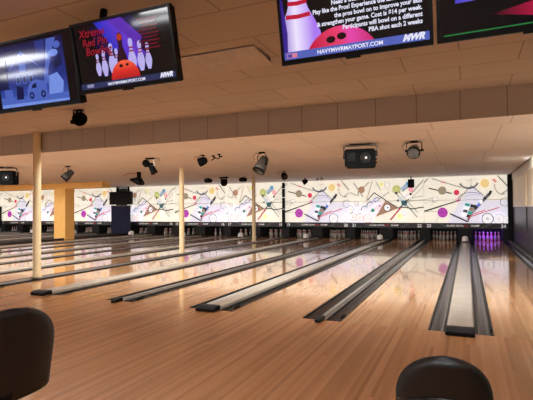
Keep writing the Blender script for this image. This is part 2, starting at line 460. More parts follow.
# ------------------------------------------------------------------ masking units with an abstract mural
EM = .72  # glow added to the mural panels to brighten them, as if backlit
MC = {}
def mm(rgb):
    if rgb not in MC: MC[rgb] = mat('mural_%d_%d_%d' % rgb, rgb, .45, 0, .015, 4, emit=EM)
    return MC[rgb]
CREAM, LAV, BLK = (240, 236, 220), (222, 221, 236), (34, 31, 35)
class Art:
    """flat painted shapes, given in mural pixels: 517 wide, 300 tall, y down."""
    def __init__(s): s.q = []; s.lay = 0
    def P(s, x, y): return ((x / 517 - .5) * (PP - .03), ZB + (300 - y) / 300 * (ZT - ZB))
    def poly(s, pts, c): s.q.append(([s.P(*p) for p in pts], c))
    def disc(s, x, y, r, c, n=28): s.poly([(x + r * math.cos(2 * PI * i / n), y + r * math.sin(2 * PI * i / n)) for i in range(n)], c)
    def line(s, pts, w, c):
        w = w * 1.08 + .9
        for a, b in zip(pts, pts[1:]):
            dx, dy = b[0] - a[0], b[1] - a[1]; l = math.hypot(dx, dy) or 1; nx, ny = -dy / l * w / 2, dx / l * w / 2
            s.poly([(a[0] + nx, a[1] + ny), (b[0] + nx, b[1] + ny), (b[0] - nx, b[1] - ny), (a[0] - nx, a[1] - ny)], c)
    def arc(s, x, y, r, a0, a1, w, c, n=14, ry=None):
        ry = ry or r
        s.line([(x + r * math.cos(math.radians(a0 + (a1 - a0) * i / n)), y + ry * math.sin(math.radians(a0 + (a1 - a0) * i / n))) for i in range(n + 1)], w, c)
    def ring(s, x, y, r, w, c, fill=None):
        if fill: s.disc(x, y, r, fill)
        s.arc(x, y, r, 0, 360, w, c, 28)
def clip(poly, z, keep_above):
    out = []
    for i in range(len(poly)):
        a, b = poly[i], poly[(i + 1) % len(poly)]
        ia = (a[1] >= z) == keep_above; ib = (b[1] >= z) == keep_above
        if ia: out.append(a)
        if ia != ib:
            t = (z - a[1]) / (b[1] - a[1]); out.append((a[0] + t * (b[0] - a[0]), z))
    return out
def clipx(poly, x, keep_less):
    p = [(z, xx) for xx, z in poly]; p = clip(p, x, not keep_less); return [(xx, z) for z, xx in p]

A = Art()
A.poly([(150, 300), (195, 210), (235, 160), (300, 62), (372, 130), (400, 158), (517, 158), (517, 300)], LAV)
A.line([(0, 222), (235, 152)], 6, BLK); A.line([(0, 228), (120, 190)], 2, (90, 90, 80))
A.line([(30, 72), (178, 110)], 6, BLK); A.disc(118, 90, 27, (150, 138, 116))
A.disc(208, 104, 18, (214, 62, 92)); A.ring(208, 104, 10, 3, (190, 40, 70))
A.disc(382, 50, 28, (232, 206, 140))
A.line([(0, 226), (165, 228)], 2, (120, 110, 100)); A.disc(118, 233, 33, (172, 58, 168)); A.line([(88, 233), (148, 233)], 2, (130, 40, 130)); A.line([(90, 262), (75, 296)], 2, (120, 120, 120))
A.ring(70, 148, 19, 2.5, (120, 118, 120), (250, 248, 240))
A.line([(0, 148), (60, 136)], 2.5, (140, 140, 130)); A.line([(0, 172), (90, 150)], 2, (140, 140, 130)); A.line([(40, 190), (70, 150)], 2, (140, 130, 120))
A.arc(285, 30, 58, 160, 20, 9, (60, 60, 70), 14, 48); A.arc(285, 22, 62, 150, 30, 3, (120, 120, 130), 14, 52)
A.line([(50, 8), (130, 36), (200, 60), (240, 72)], 3, (70, 66, 70)); A.line([(112, 32), (140, 40)], 6, (200, 70, 80))
A.line([(218, 150), (300, 62), (372, 124)], 3, BLK); A.arc(300, 150, 85, 190, 310, 2.5, (90, 90, 110), 14, 45); A.arc(320, 160, 95, 185, 320, 2, (150, 150, 165), 14, 40)
A.line([(300, 10), (298, 60)], 2, (150, 140, 130)); A.line([(270, 30), (330, 25)], 2, (150, 140, 130))
A.ring(215, 152, 11, 3, (220, 90, 160)); A.line([(165, 240), (275, 292)], 8, BLK)
A.line([(275, 292), (300, 240), (418, 115)], 5, BLK)
for i, c in enumerate(((46, 150, 140), BLK, (250, 250, 248), (140, 120, 100), (70, 70, 80), (46, 150, 140), (250, 250, 248), BLK)):
    f, g = i // 2 * .22, (i % 2)
    ax, ay = 262 + 34 * g, 172 + 8 * g; bx_, by_ = 236 + 24 * g, 262 + 14 * g
    t0, t1 = f, f + .2
    A.poly([(ax + (bx_ - ax) * t0, ay + (by_ - ay) * t0), (ax + 30 + (bx_ - ax - 6) * t0, ay + 6 + (by_ - ay) * t0), (ax + 30 + (bx_ - ax - 6) * t1, ay + 6 + (by_ - ay) * t1), (ax + (bx_ - ax) * t1, ay + (by_ - ay) * t1)], c)
for i, c in enumerate((BLK, (80, 120, 200), (250, 250, 250), BLK, (90, 90, 100), BLK)):
    x, y = 312 + i * 17, 210 - i * 18
    A.poly([(x, y), (x + 16, y - 26), (x + 30, y - 18), (x + 13, y + 8)], c)
A.line([(282, 262), (462, 202)], 4, (178, 70, 84)); A.line([(300, 246), (385, 216)], 4, (178, 70, 84)); A.line([(270, 280), (300, 250)], 5, (178, 70, 84))
for x, y, r, c in ((395, 272, 34, (70, 84, 84)), (462, 274, 32, (150, 146, 156)), (512, 282, 28, (170, 160, 170))):
    A.ring(x, y, r, 4 if c[0] == 70 else 2.5, c, (246, 244, 248)); A.ring(x, y, 6, 2, c)
A.ring(497, 168, 26, 2.5, (120, 120, 128))
for i in range(3): A.line([(424 + i * 6, 30 + i * 7), (442 + i * 6, 26 + i * 7)], 4, (196, 60, 70))
A.line([(440, 56), (440, 80), (452, 104), (475, 122), (500, 118)], 3, (110, 80, 80)); A.line([(480, 118), (517, 92)], 3, BLK)
A.line([(458, 4), (517, 74)], 5, (80, 78, 84)); A.line([(0, 36), (28, 10)], 4, BLK)

B = Art()
B.poly([(0, 170), (120, 170), (180, 130), (250, 165), (150, 300), (0, 300)], (228, 226, 240))
B.line([(25, 20), (95, 120)], 4, (70, 60, 56)); B.line([(140, 22), (55, 92)], 4, (70, 60, 56)); B.line([(165, 10), (120, 150)], 3, (110, 80, 80)); B.line([(0, 90), (50, 112), (60, 100)], 3, (90, 90, 80)); B.line([(190, 18), (222, 78)], 3, (80, 80, 80))
B.line([(60, 60), (64, 120)], 2, (120, 110, 90))
B.disc(85, 72, 24, (168, 130, 106))
B.disc(228, 40, 15, (236, 232, 150)); B.ring(270, 42, 17, 3, (160, 160, 170), (248, 248, 240))
B.ring(335, 75, 26, 5, (150, 160, 90), (206, 212, 130)); B.ring(335, 75, 13, 3, (150, 150, 120)); B.disc(333, 100, 9, (60, 40, 60))
B.poly([(360, 70), (402, 30), (420, 58), (380, 92)], (160, 180, 200)); B.poly([(398, 30), (420, 22), (430, 45), (412, 58)], (90, 150, 190))
B.ring(433, 78, 13, 5, (226, 110, 140), (246, 190, 200)); B.disc(430, 108, 9, (50, 44, 54))
B.poly([(378, 120), (408, 95), (424, 118), (396, 142)], (236, 230, 234))
B.line([(128, 146), (177, 94), (262, 150), (352, 205)], 5, BLK); B.line([(284, 92), (178, 162)], 3, (90, 84, 90)); B.line([(300, 90), (250, 60)], 0.1, BLK)
for x, y, r, c in ((108, 210, 24, (60, 120, 120)), (148, 182, 24, (80, 70, 100)), (198, 152, 24, (70, 80, 160))): B.arc(x, y, r, 170, 320, 4, c)
B.poly([(130, 220), (250, 150), (230, 210), (150, 235)], (240, 222, 228))
B.poly([(256, 152), (346, 203), (184, 262)], (158, 122, 100)); B.ring(270, 198, 24, 4, (70, 56, 60), (252, 250, 250)); B.disc(274, 198, 6, (70, 60, 120))
B.disc(167, 216, 13, (46, 142, 112)); B.disc(214, 185, 6, (170, 110, 150)); B.disc(222, 187, 4, (170, 110, 150))
B.line([(362, 200), (290, 282)], 9, (168, 62, 84)); B.line([(352, 196), (400, 196), (440, 208), (475, 202), (517, 196)], 6, BLK)
B.line([(328, 98), (475, 262)], 3.5, (60, 60, 66)); B.line([(350, 90), (482, 236)], 3, (110, 110, 110)); B.line([(372, 90), (440, 50)], 3, (60, 60, 66))
B.line([(517, 18), (432, 110)], 4, (80, 78, 80)); B.line([(517, 60), (400, 175)], 2, (120, 120, 120)); B.line([(440, 134), (517, 122)], 2.5, (130, 130, 130)); B.line([(410, 158), (517, 146)], 2.5, (150, 150, 140))
B.poly([(362, 150), (412, 148), (402, 188), (372, 182)], (46, 100, 106)); B.poly([(340, 128), (372, 120), (392, 150), (362, 156)], (200, 206, 214)); B.disc(345, 150, 8, (50, 50, 60)); B.line([(360, 196), (420, 140)], 6, (50, 46, 60))
B.ring(386, 238, 14, 3, (150, 150, 190), (250, 250, 250)); B.disc(355, 256, 18, (246, 240, 170))
for x, y, r, c in ((22, 260, 28, (120, 110, 130)), (72, 264, 28, (150, 130, 150)), (130, 270, 30, (210, 130, 170)), (50, 168, 18, (140, 130, 140)), (4, 208, 26, (90, 130, 150))):
    B.ring(x, y, r, 3, c, (250, 247, 240)); B.ring(x, y, 6, 2, c)

M_strip = mat('charcoal_strip', (38, 38, 42), .4); M_strip2 = mat('grey_strip_motif', (78, 78, 80), .4)
M_txt = mat('white_lettering', (235, 235, 232), .5, emit=.25); M_txr = mat('red_lettering', (200, 50, 48), .5, emit=.1)
ZS = ZB + 158 / 300 * 0 + (300 - 152) / 300 * (ZT - ZB)      # seam between the two rows of panels
hw = (PP - .012) / 2
mural_mesh = {}
def panel(kind, upper, parent):
    key = (kind, upper); name = 'upper_panel' if upper else 'lower_panel'
    if key in mural_mesh:
        o = bpy.data.objects.new(name, mural_mesh[key]); COL.objects.link(o); o.parent = parent; return
    art = A if kind == 'A' else B
    z0, z1 = (ZS + .008, ZT) if upper else (ZB, ZS - .008)
    cols = [CREAM] + [c for c in dict.fromkeys(c for _, c in art.q)]
    mb = MS(); mb.box(-hw, hw, 0, .03, z0, z1, 0)
    for i, (p, c) in enumerate(art.q):
        p = clip(clip(p, z0 + .002, True), z1 - .002, False)
        p = clipx(clipx(p, hw - .003, True), -hw + .003, False)
        if len(p) < 3: continue
        a = sum(p[j][0] * p[(j + 1) % len(p)][1] - p[(j + 1) % len(p)][0] * p[j][1] for j in range(len(p)))
        if a < 0: p = p[::-1]
        mb.sheet(p, -.0006 - .00025 * i, cols.index(c))
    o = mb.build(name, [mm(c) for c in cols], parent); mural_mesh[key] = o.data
for k in range(NP):
    kind = 'AB'[k % 2]; a = 24 - 2 * k
    lab = ('purple disc and checkered fan' if kind == 'A' else 'brown triangle and black angle')
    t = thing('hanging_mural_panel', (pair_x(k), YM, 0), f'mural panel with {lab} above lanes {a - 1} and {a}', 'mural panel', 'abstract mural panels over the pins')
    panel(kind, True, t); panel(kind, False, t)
    st = MB().box(-hw, hw, -.03, .03, ZB - .235, ZB - .004)
    for s in (-1, 1):
        st.sheet([(s * .62, ZB - .19), (s * .92, ZB - .03), (s * 1.08, ZB - .03), (s * .78, ZB - .19)][::1 if s < 0 else -1][::-1], -.031, 1)
    st.fix = False
    so = st.build('number_strip', [M_strip, M_strip2], t)
    text('lane_number', str(a - 1), .19, (-hw + .10, -.033, ZB - .19), M_txt, so, 'LEFT', .006)
    text('lane_number', str(a), .19, (hw - .10, -.033, ZB - .19), M_txt, so, 'RIGHT', .006)
    text('lettering', 'CLASSIC BOWL', .10, (-.06, -.033, ZB - .15), M_txt, so, 'RIGHT', .003)
    text('lettering', 'ING', .10, (-.05, -.033, ZB - .15), M_txr, so, 'LEFT', .003)
    text('lettering', 'CHAMP', .10, (.22, -.033, ZB - .15), M_txt, so, 'LEFT', .003)
# black duct running down the mural, with breaks
dt = thing('hanging_cable_duct', (XC, YM - .15, 0), 'thin black vertical duct down the mural beside lane 19', 'cable duct')
for z0, z1 in ((ZB - .3, 1.42), (1.44, 2.0), (2.03, 2.45), (2.47, 2.75)):
    MB().box(-.075 if z0 < 1 else -.06, .075, -.04, .05, z0, z1).build('duct_section', M_black, dt, bevel=.006)
d2 = thing('hanging_cable_duct', (pair_x(8) - PP / 2, YM - .15, 0), 'black vertical duct at the far left end of the visible mural', 'cable duct')
MB().box(-.12, .12, -.04, .05, ZB - .3, 1.75).build('duct_section', M_black, d2, bevel=.006)
# navy curtain and black box in the gap
cur = MB(); n = 60; top = []; 
vs = []; 
for i in range(n + 1):
    x = -.72 + 1.44 * i / n; y = .03 * math.sin(i * 1.15) + .012 * math.sin(i * 2.7)
    vs += [(x, y, 0.10), (x, y * .7, 1.69)]
cur.add(vs, [(2 * i, 2 * i + 2, 2 * i + 3, 2 * i + 1) for i in range(n)], 0, True)
ct = thing('navy_curtain', (-18.36, 15.2, 0), 'navy blue curtain in the gap right of the yellow pillar', 'curtain')
cur.build('cloth', M_navy, ct); MB().tube([(-.74, 0, 1.7), (.74, 0, 1.7)], .02).build('curtain_rod', M_alu, ct)
for s in (-.6, .6): MB().tube([(s, 0, 1.7), (s, .02, 1.775)], .012).build('rod_hanger', M_black, ct)
bt = thing('black_cabinet', (-18.42, 15.25, 1.78), 'black box hung from the ceiling above the navy curtain', 'hanging box')
MB().box(-.80, .80, -.06, .12, 0, .74).build('case', M_black, bt, bevel=.012)
for s in (-.25, .55): MB().box(s - .06, s + .06, 0, .06, .74, lz(15.25) - 1.78).build('hanger', M_dark, bt)

# ------------------------------------------------------------------ lamps on the lane ceiling
def spot(parent, loc, aim, w, cone=150, blend=1., col=(1, .93, .82), r=.06):
    l = bpy.data.lights.new('lamp_light', 'SPOT'); l.energy = w; l.spot_size = math.radians(cone); l.spot_blend = blend; l.color = col; l.shadow_soft_size = r
    o = bpy.data.objects.new('lamp_light', l); COL.objects.link(o); o.parent = parent
    o.location = loc; o.rotation_euler = Vector(aim).to_track_quat('-Z', 'Y').to_euler()
SPOT_W = 0
def aimM(p, aim): return T(*p) @ Vector(aim).to_track_quat('Z', 'Y').to_matrix().to_4x4()
def cable(parent, pts, m=None, r=.006): MB().tube(pts, r, 6).build('cable', m or M_dark, parent)
def par_can(x, y, aim, L, rad, label, body=None, w=1., tail=True, drop=.10):
    z = lz(y); body = body or M_grey
    t = thing('par_can', (x, y, z), label, 'stage lamp', 'lamps hung from the lane ceiling')
    MB().box(-.07, .07, -.04, .04, -.03, 0).build('mount_plate', M_dark, t, bevel=.005)
    a = Vector(aim).normalized(); c = Vector((0, 0, -.05 - rad - drop))
    side = a.cross(Vector((0, 0, 1))).normalized(); d = rad + .025
    yk = MB(); pts = [c + side * d, c + side * d + Vector((0, 0, rad + .02 + drop * .3)), c + side * d * .6 + Vector((0, 0, rad + .02 + drop)), c - side * d * .6 + Vector((0, 0, rad + .02 + drop)), c - side * d + Vector((0, 0, rad + .02 + drop * .3)), c - side * d]
    yk.tube(pts, .012, 6).tube([c + side * (d + .03), c + side * (d - .05)], .022, 8).tube([c - side * (d + .03), c - side * (d - .05)], .022, 8)
    yk.build('yoke', M_dark, t)
    M = aimM(c, a)
    MB().lathe([(0, -L * .52), (rad * .55, -L * .5), (rad * .72, -L * .42), (rad * .78, -L * .2), (rad * .95, L * .08), (rad, L * .1), (rad, L * .48), (rad * .9, L * .48), (rad * .86, L * .40)], 18, M=M).build('housing', body, t)
    MB().lathe([(rad * 1.06, L * .42), (rad * 1.06, L * .5), (rad * .88, L * .5)], 18, M=M).build('lens_ring', M_dark, t)
    MB().lathe([(rad * .88, L * .40), (rad * .5, L * .43), (0, L * .445)], 18, M=M).build('lens', M_lens, t)
    if tail: cable(t, [(-.05, 0, -.02), (-.17, .02, -.03), (-.24, .02, -.10), (-.2, .0, -.17)] )
    if w and SPOT_W: spot(t, c + a * L * .56, a, SPOT_W * w)
    return t
def moving_head(x, y, az, label, sc=1.):
    z = lz(y); t = thing('moving_head', (x, y, z), label, 'stage lamp', 'lamps hung from the lane ceiling'); M0 = R('Z', az) @ Matrix.Scale(sc, 4)
    MB().box(-.12, .12, -.035, .035, -.035, 0, M=M0).build('mount_plate', M_dark, t)
    MB().box(-.05, -.03, -.02, .02, -.24, -.03, M=M0).box(.09, .11, -.02, .02, -.20, -.03, M=M0).build('bracket', M_chrome, t)
    MB().lathe([(0, -.06), (.07, -.06), (.095, -.03), (.095, .05), (.07, .09), (0, .09)], 14, M=M0 @ T(-.1, -.03, -.15) @ R('X', 70)).build('motor_housing', M_dark, t)
    MB().lathe([(0, -.14), (.055, -.14), (.075, -.11), (.085, .10), (.1, .13), (.09, .15), (.08, .13)], 14, M=M0 @ T(.05, 0, -.27) @ R('Y', 155)).build('barrel', M_dark, t)
    MB().lathe([(.08, .125), (0, .135)], 14, M=M0 @ T(.05, 0, -.27) @ R('Y', 155)).build('lens', M_lens, t)
    cable(t, [tuple(M0 @ Vector(p)) for p in ((.1, 0, -.02), (.2, 0, -.03), (.26, .02, -.02), (.22, .02, -.08))], mat('brass_cable', (150, 120, 80), .4))
def small_spot(x, y, aim, sc, label, cord=True):
    z = lz(y); t = thing('spotlight', (x, y, z), label, 'stage lamp', 'lamps hung from the lane ceiling')
    MB().box(-.04 * sc, .04 * sc, -.03 * sc, .03 * sc, -.02, 0).build('mount_plate', M_dark, t)
    c = Vector((0, 0, -.14 * sc)); a = Vector(aim).normalized()
    MB().tube([(0, 0, -.01), (0, .01, -.07 * sc), c], .014 * sc, 6).build('stem', M_dark, t)
    M = aimM(c, a)
    MB().lathe([(0, -.11 * sc), (.05 * sc, -.10 * sc), (.085 * sc, -.05 * sc), (.1 * sc, .04 * sc), (.1 * sc, .1 * sc), (.085 * sc, .1 * sc), (.08 * sc, .08 * sc)], 14, M=M).build('head', M_dark, t)
    MB().lathe([(.08 * sc, .08 * sc), (0, .09 * sc)], 14, M=M).build('lens', M_lens, t)
    if cord: cable(t, [(-.03, 0, -.01), (-.12 * sc, 0, -.05), (-.2 * sc, 0, -.03), (-.24 * sc, .02, -.09 * sc)])
def junction(x, y, label):
    t = thing('ceiling_cable_clip', (x, y, lz(y)), label, 'cable bracket', 'small black brackets on the lane ceiling')
    MB().box(-.03, .03, -.03, .03, -.03, 0).build('base', M_dark, t)
    MB().tube([(0, 0, -.02), (.02, 0, -.09), (-.05, 0, -.12)], .014, 6).tube([(0, 0, -.06), (.09, 0, -.07)], .018, 6).build('hook', M_dark, t)
def flood(x, y, label, w=.28, h=.2):
    t = thing('hanging_flood_lamp', (x, y, lz(y)), label, 'stage lamp', 'lamps hung from the lane ceiling')
    MB().box(-.03, .03, -.02, .02, -.06, 0).build('stem', M_dark, t)
    pr = [(-.32, -h), (.3, -h), (.46, -h * .75), (.5, -h * .45), (.38, -.03), (-.3, -.03), (-.47, -h * .4), (-.48, -h * .75)]
    MB().prism([(px * w, z) for px, z in pr], -.1, .1).build('housing', M_dark, t, bevel=.02)
    MB().prism([(px * w * .8, z * .8 - .02) for px, z in pr], -.104, -.1).build('lens', M_rub, t)

# row over the front of the lanes (about 3 m past the foul line)
def light_box(x, y, label, w=.62, h=.38, rz=8.):
    t = thing('effect_light', (x, y, lz(y)), label, 'effect light', 'lamps hung from the lane ceiling', rz=math.radians(rz))
    MB().box(-.22, .22, -.05, .05, -.02, 0).build('mount_plate', M_dark, t)
    hw_ = w / 2
    yk = MB(); yk.tube([(-hw_ - .03, 0, -.27), (-hw_ - .03, 0, -.05), (-hw_ + .02, 0, -.03), (hw_ - .02, 0, -.03), (hw_ + .03, 0, -.05), (hw_ + .03, 0, -.27)], .016, 6, flat=.022)
    yk.build('yoke', M_chrome, t)
    MB().box(-hw_, hw_, -.16, .2, -.12 - h, -.12, ch=.035).build('case', M_dark, t, bevel=.008)
    f = MB()
    for i in range(5): f.box(-hw_ + .06, -hw_ + .22, -.166, -.16, -.22 - i * .035, -.205 - i * .035)
    f.build('louvre', M_rub, t)
    MB().lathe([(.11, 0), (.11, .012), (.095, .012), (.09, .004), (0, .004)], 20, M=T(.12, -.16, -.12 - h * .5) @ R('X', 90)).build('lens_bezel', M_rub, t)
    MB().lathe([(.022, .004), (.022, .014), (0, .02)], 12, M=T(.13, -.16, -.12 - h * .5) @ R('X', 90)).build('lens', M_white, t)
    for zz in (-.17, -.25, -.33, -.40): MB().lathe([(.02, 0), (.02, .03), (0, .03)], 10, M=T(hw_, 0, zz) @ R('Y', 90)).build('knob', M_rub, t)
    MB().lathe([(.03, 0), (.03, .045), (0, .045)], 10, M=T(-hw_, 0, -.28) @ R('Y', -90)).build('knob', M_rub, t)
light_box(-1.95, 3.85, 'large black effect light box with white lens dot in a wide yoke')
light_box(-12.95, 3.9, 'large black effect light box at the far left edge beyond the cream column', .66, .42, 25)
par_can(-11.0, 4.54, (-.5, -.55, -.75), .36, .125, 'grey can lamp right of the cream column by the soffit', M_grey)
moving_head(-7.45, 3.93, 20, 'black twin barrel moving lamp with brass cable on bracket', 1.)
small_spot(-5.9, 4.0, (-.9, -.3, -.35), 1.1, 'small black lamp left of the grey can lamp')
junction(-5.72, 4.2, 'small black bracket touching the small lamp left of the grey can'); junction(-5.44, 4.0, 'lone black bracket between the small lamp and the grey can')
par_can(-4.35, 4.13, (-.25, -.45, -.85), .40, .145, 'largest grey can lamp in a round yoke near the middle', M_grey)
par_can(-.87, 3.92, (-.05, -.75, -.45), .24, .125, 'short can lamp facing the seats right of the big light box', M_chrome, drop=.02)
# second row
sc_ = thing('hanging_scanner_light', (-10.6, 7.33, HL), 'black wedge shaped lamp under a red cable', 'stage lamp', 'lamps hung from the lane ceiling', rz=math.radians(20))
MB().box(-.06, .06, -.05, .05, -.22, 0).build('stem', M_dark, sc_)
MB().prism([(-.30, -.30), (-.02, -.46), (.14, -.46), (.17, -.40), (.06, -.2), (-.06, -.2), (-.29, -.25)], -.12, .12).build('head', M_dark, sc_, bevel=.015)
MB().prism([(-.20, -.31), (.0, -.42), (.07, -.40), (.0, -.28)], -.126, -.12).build('lens', M_rub, sc_)
cable(sc_, [(.05, 0, -.03), (-.1, 0, -.06), (-.2, 0, -.04), (-.42, 0, -.06), (-.55, 0, -.12)], M_red, .012)
flood(-10.1, 11.25, 'black rounded flood lamp left of the hanging bell lamp', .30, .2); flood(-8.53, 11.46, 'black rounded flood lamp right of the hanging bell lamp', .30, .2)
ht = thing('bell_lamp', (-9.22, 11.06, HL), 'black bell shaped lamp hanging from a flat bar', 'stage lamp', 'lamps hung from the lane ceiling')
MB().box(-.2, .2, -.03, .03, -.05, 0).build('mount_bar', M_dark, ht); MB().box(-.15, -.12, -.02, .02, -.2, -.04).box(.12, .15, -.02, .02, -.2, -.04).box(-.15, .15, -.02, .02, -.06, -.04).build('yoke', M_dark, ht)
MB().lathe([(0, -.08), (.08, -.08), (.13, -.14), (.15, -.24), (.13, -.32), (.08, -.38), (0, -.39)], 16).build('head', M_dark, ht)
small_spot(-5.89, 9.47, (.4, -.5, -.6), 1.15, 'small black lamp with cord left of the mural duct')
small_spot(-6.44, 13.4, (-.7, -.3, -.4), 1.15, 'black lamp close to the mural right of the duct', False)
junction(-5.98, 13.67, 'black bracket close to the mural beside a lamp'); junction(-5.7, 13.4, 'outermost black bracket right of the lamp close to the mural')
hb = thing('hanging_speaker', (-2.147, 15.16, HL), 'small square black speaker hung in front of the mural', 'speaker')
MB().box(-.13, .13, -.1, .1, -.47, -.10).build('case', M_black, hb, bevel=.012); MB().box(-.02, .02, -.02, .02, -.1, 0).build('hanger', M_dark, hb); MB().box(-.10, .10, -.104, -.1, -.43, -.14).build('grille', M_rub, hb)

# black spotlight under the screens, fixed to the upper ceiling
us = thing('ring_spotlight', (-5.75, -.12, CZ), 'black ring topped lamp on the upper ceiling below the screens', 'stage lamp')
MB().tube([(-.1, 0, 0), (-.1, 0, -.16), (-.08, 0, -.2)], .012, 6).box(-.14, -.07, -.03, .03, -.22, -.16).build('cord', M_dark, us)
MB().box(-.05, .1, -.03, .03, -.02, 0).build('mount_plate', M_dark, us)
MB().lathe([(0, -.1), (.07, -.1), (.10, -.05), (.115, .02), (.115, .06), (.1, .06), (.09, .04), (0, .03)], 18, M=aimM((.05, 0, -.15), (.35, -.8, -.25))).build('head', M_dark, us)
MB().tube([(.02 + .06 * math.cos(a), 0, -.06 + .05 * math.sin(a)) for a in [i * PI / 10 for i in range(-2, 13)]], .014, 6).build('handle_ring', M_dark, us)

# flat panel under the upper ceiling
pn = thing('ceiling_panel', (-2.45, -1.36, CZ), 'flat rectangular panel slightly below the upper ceiling between the screens', 'ceiling panel')
MB().box(-.61, .61, -.25, .25, -.012, 0, M=T(0, -.25, -.008) @ R('X', -5) @ T(0, .25, 0)).build('panel', mat('dull_tan_panel', (206, 198, 196), .6), pn, bevel=.006); MB().box(-.58, .58, .19, .235, -.04, 0).build('hanger', M_dark, pn)

# ------------------------------------------------------------------ screens
M_bezel = mat('glossy_black_bezel', (8, 8, 9), .3, spec=.2); M_back = mat('black_screen_back', (11, 11, 12), .6, spec=.2)
def make_tv(x0, x1, y, z, h, tilt, label, pole, back=.05):
    LAYER[0] = 0
    t = thing('hanging_television', ((x0 + x1) / 2, y, z), label, 'television', 'television screens hung from the ceiling', rx=math.radians(tilt))
    w = (x1 - x0) / 2; b = .018
    fr = MB().box(-w, w, -.03, .01, 0, b * 1.7).box(-w, w, -.03, .01, h - b, h).box(-w, -w + b, -.03, .01, b * 1.7, h - b).box(w - b, w, -.03, .01, b * 1.7, h - b)
    fr.box(-.045, .045, -.028, 0, -.012, 0)
    fr.build('bezel', M_bezel, t)
    MB().box(-w + .01, w - .01, .0, .05, .01, h - .01).build('back_shell', M_back, t)
    sc = MS().sheet([(-w + b, b * 1.7), (w - b, b * 1.7), (w - b, h - b), (-w + b, h - b)], -.018).build('screen', M_scr, t)
    # mount: arm from the back up to the ceiling, upright in the world
    cz = math.cos(math.radians(tilt)); sz = math.sin(math.radians(tilt))
    M = R('X', -tilt)
    by = .09
    mt = MB().box(pole - .07, pole + .07, .05, .075, h * .3, h * .8)
    mt.tube([(pole, .07, h * .55), (pole, .07 + back * .25, h * .62), tuple(Vector((pole, .07 + back * .3, h * .62)) + M.to_3x3() @ Vector((0, back, 3.1 - z - h * .6)))], .03, 8)
    mt.build('ceiling_mount', M_back, t)
    return t, sc, w, h
M_scr = glow('screen_dark', (8, 8, 14), .6)
LAYER = [0]
def shp(sc, pts, m, name='picture'):
    LAYER[0] += 1; off = LAYER[0]
    a = sum(pts[j][0] * pts[(j + 1) % len(pts)][1] - pts[(j + 1) % len(pts)][0] * pts[j][1] for j in range(len(pts)))
    return MS().sheet(pts if a > 0 else pts[::-1], -.0184 - .0001 * off).build(name, m, sc)
def circ(cx, cz, r, n=28, rz=None, a0=0, a1=360): return [(cx + r * math.cos(math.radians(a0 + (a1 - a0) * i / n)), cz + (rz or r) * math.sin(math.radians(a0 + (a1 - a0) * i / n))) for i in range(n + (a1 - a0 < 360))]
def clipbox(p, x0, x1, z0, z1):
    p = clip(clip(p, z0, True), z1, False); return clipx(clipx(p, x1, True), x0, False)
def pin_outline(cx, zb, h):
    pf = [(.026, 0), (.05, .07), (.06, .115), (.056, .16), (.042, .205), (.028, .24), (.023, .262), (.024, .285), (.03, .315), (.032, .335), (.028, .36), (.014, .378)]
    k = h / .381
    return [(cx + r * k, zb + z * k) for r, z in pf] + [(cx - r * k, zb + z * k) for r, z in reversed(pf)]
G_white = glow('screen_white', (226, 226, 250), 1.); G_pin = glow('screen_pin_white', (190, 180, 245), .9); G_red = glow('screen_red', (150, 24, 44), .8); G_red2 = glow('screen_dim_red', (110, 18, 32), .7)
G_ball = glow_ramp('screen_red_ball', [(0, (120, 14, 20)), (.6, (214, 40, 36)), (1, (240, 90, 60))], (0, .03), (0, .2)); G_hole = glow('screen_hole', (40, 4, 14), .5)
G_ban = glow('screen_banner', (44, 52, 96), .8); G_ban2 = glow('screen_banner_bright', (84, 100, 190), .9); G_blk = glow('screen_black', (12, 8, 14), .4)
G_beam = glow_ramp('screen_purple_beam', [(0, (20, 8, 60)), (.35, (46, 50, 200)), (.6, (110, 60, 210)), (1, (40, 10, 70))], (-.28, .2), (.28, .5), .9)

# second screen: bowling picture
t, sc, w, h = make_tv(-2.796, -1.831, -2.906, 2.40, .545, 12.8, 'screen showing red ball and white pins beside the blue video screen', -.31)
shp(sc, [(-.30, .50), (.13, .525), (.3, .36), (.2, .12), (-.25, .12), (-.22, .25)], glow_ramp('screen_deep_glow', [(0, (10, 6, 30)), (.5, (34, 22, 96)), (1, (10, 6, 24))], (-.3, .3), (.3, .35), .8))
shp(sc, [(-.24, .525), (-.10, .525), (.22, .24), (.12, .14), (-.04, .25)], G_beam); shp(sc, [(-.10, .525), (.03, .525), (.20, .36), (.16, .29)], glow('screen_violet', (100, 50, 190), .8))
for x, zb, hh in ((-.255, .125, .17), (-.19, .115, .20), (-.11, .115, .24), (.085, .115, .25), (.165, .115, .22), (.235, .12, .19), (-.06, .13, .18)):
    shp(sc, pin_outline(x, zb, hh), G_pin)
    for f in (.60, .70): shp(sc, [(x - hh * .075, zb + hh * f), (x + hh * .075, zb + hh * f), (x + hh * .07, zb + hh * (f + .045)), (x - hh * .07, zb + hh * (f + .045))], G_red)
shp(sc, pin_outline(-.01, .1, .32), glow('screen_dark_pin', (52, 16, 40), .7)); shp(sc, circ(-.01, .385, .026, 16), glow('screen_pin_top', (190, 60, 40), .8))
shp(sc, clipbox(circ(-.0, .075, .14), -w, w, .075, .5), G_ball); shp(sc, circ(-.03, .175, .019, 12, .012), G_hole); shp(sc, circ(.03, .178, .015, 12, .010), G_hole)
shp(sc, [(-w + .02, .034), (w - .02, .034), (w - .02, .078), (-w + .02, .078)], G_ban)
for s_, z_ in (('Xtreme', .43), ('Red Pin', .358), ('Bowling', .29)): text('caption', s_, .082, (-.395 + (.415 - z_) * .3, -.026, z_), G_red, sc, 'LEFT', .002, .15)
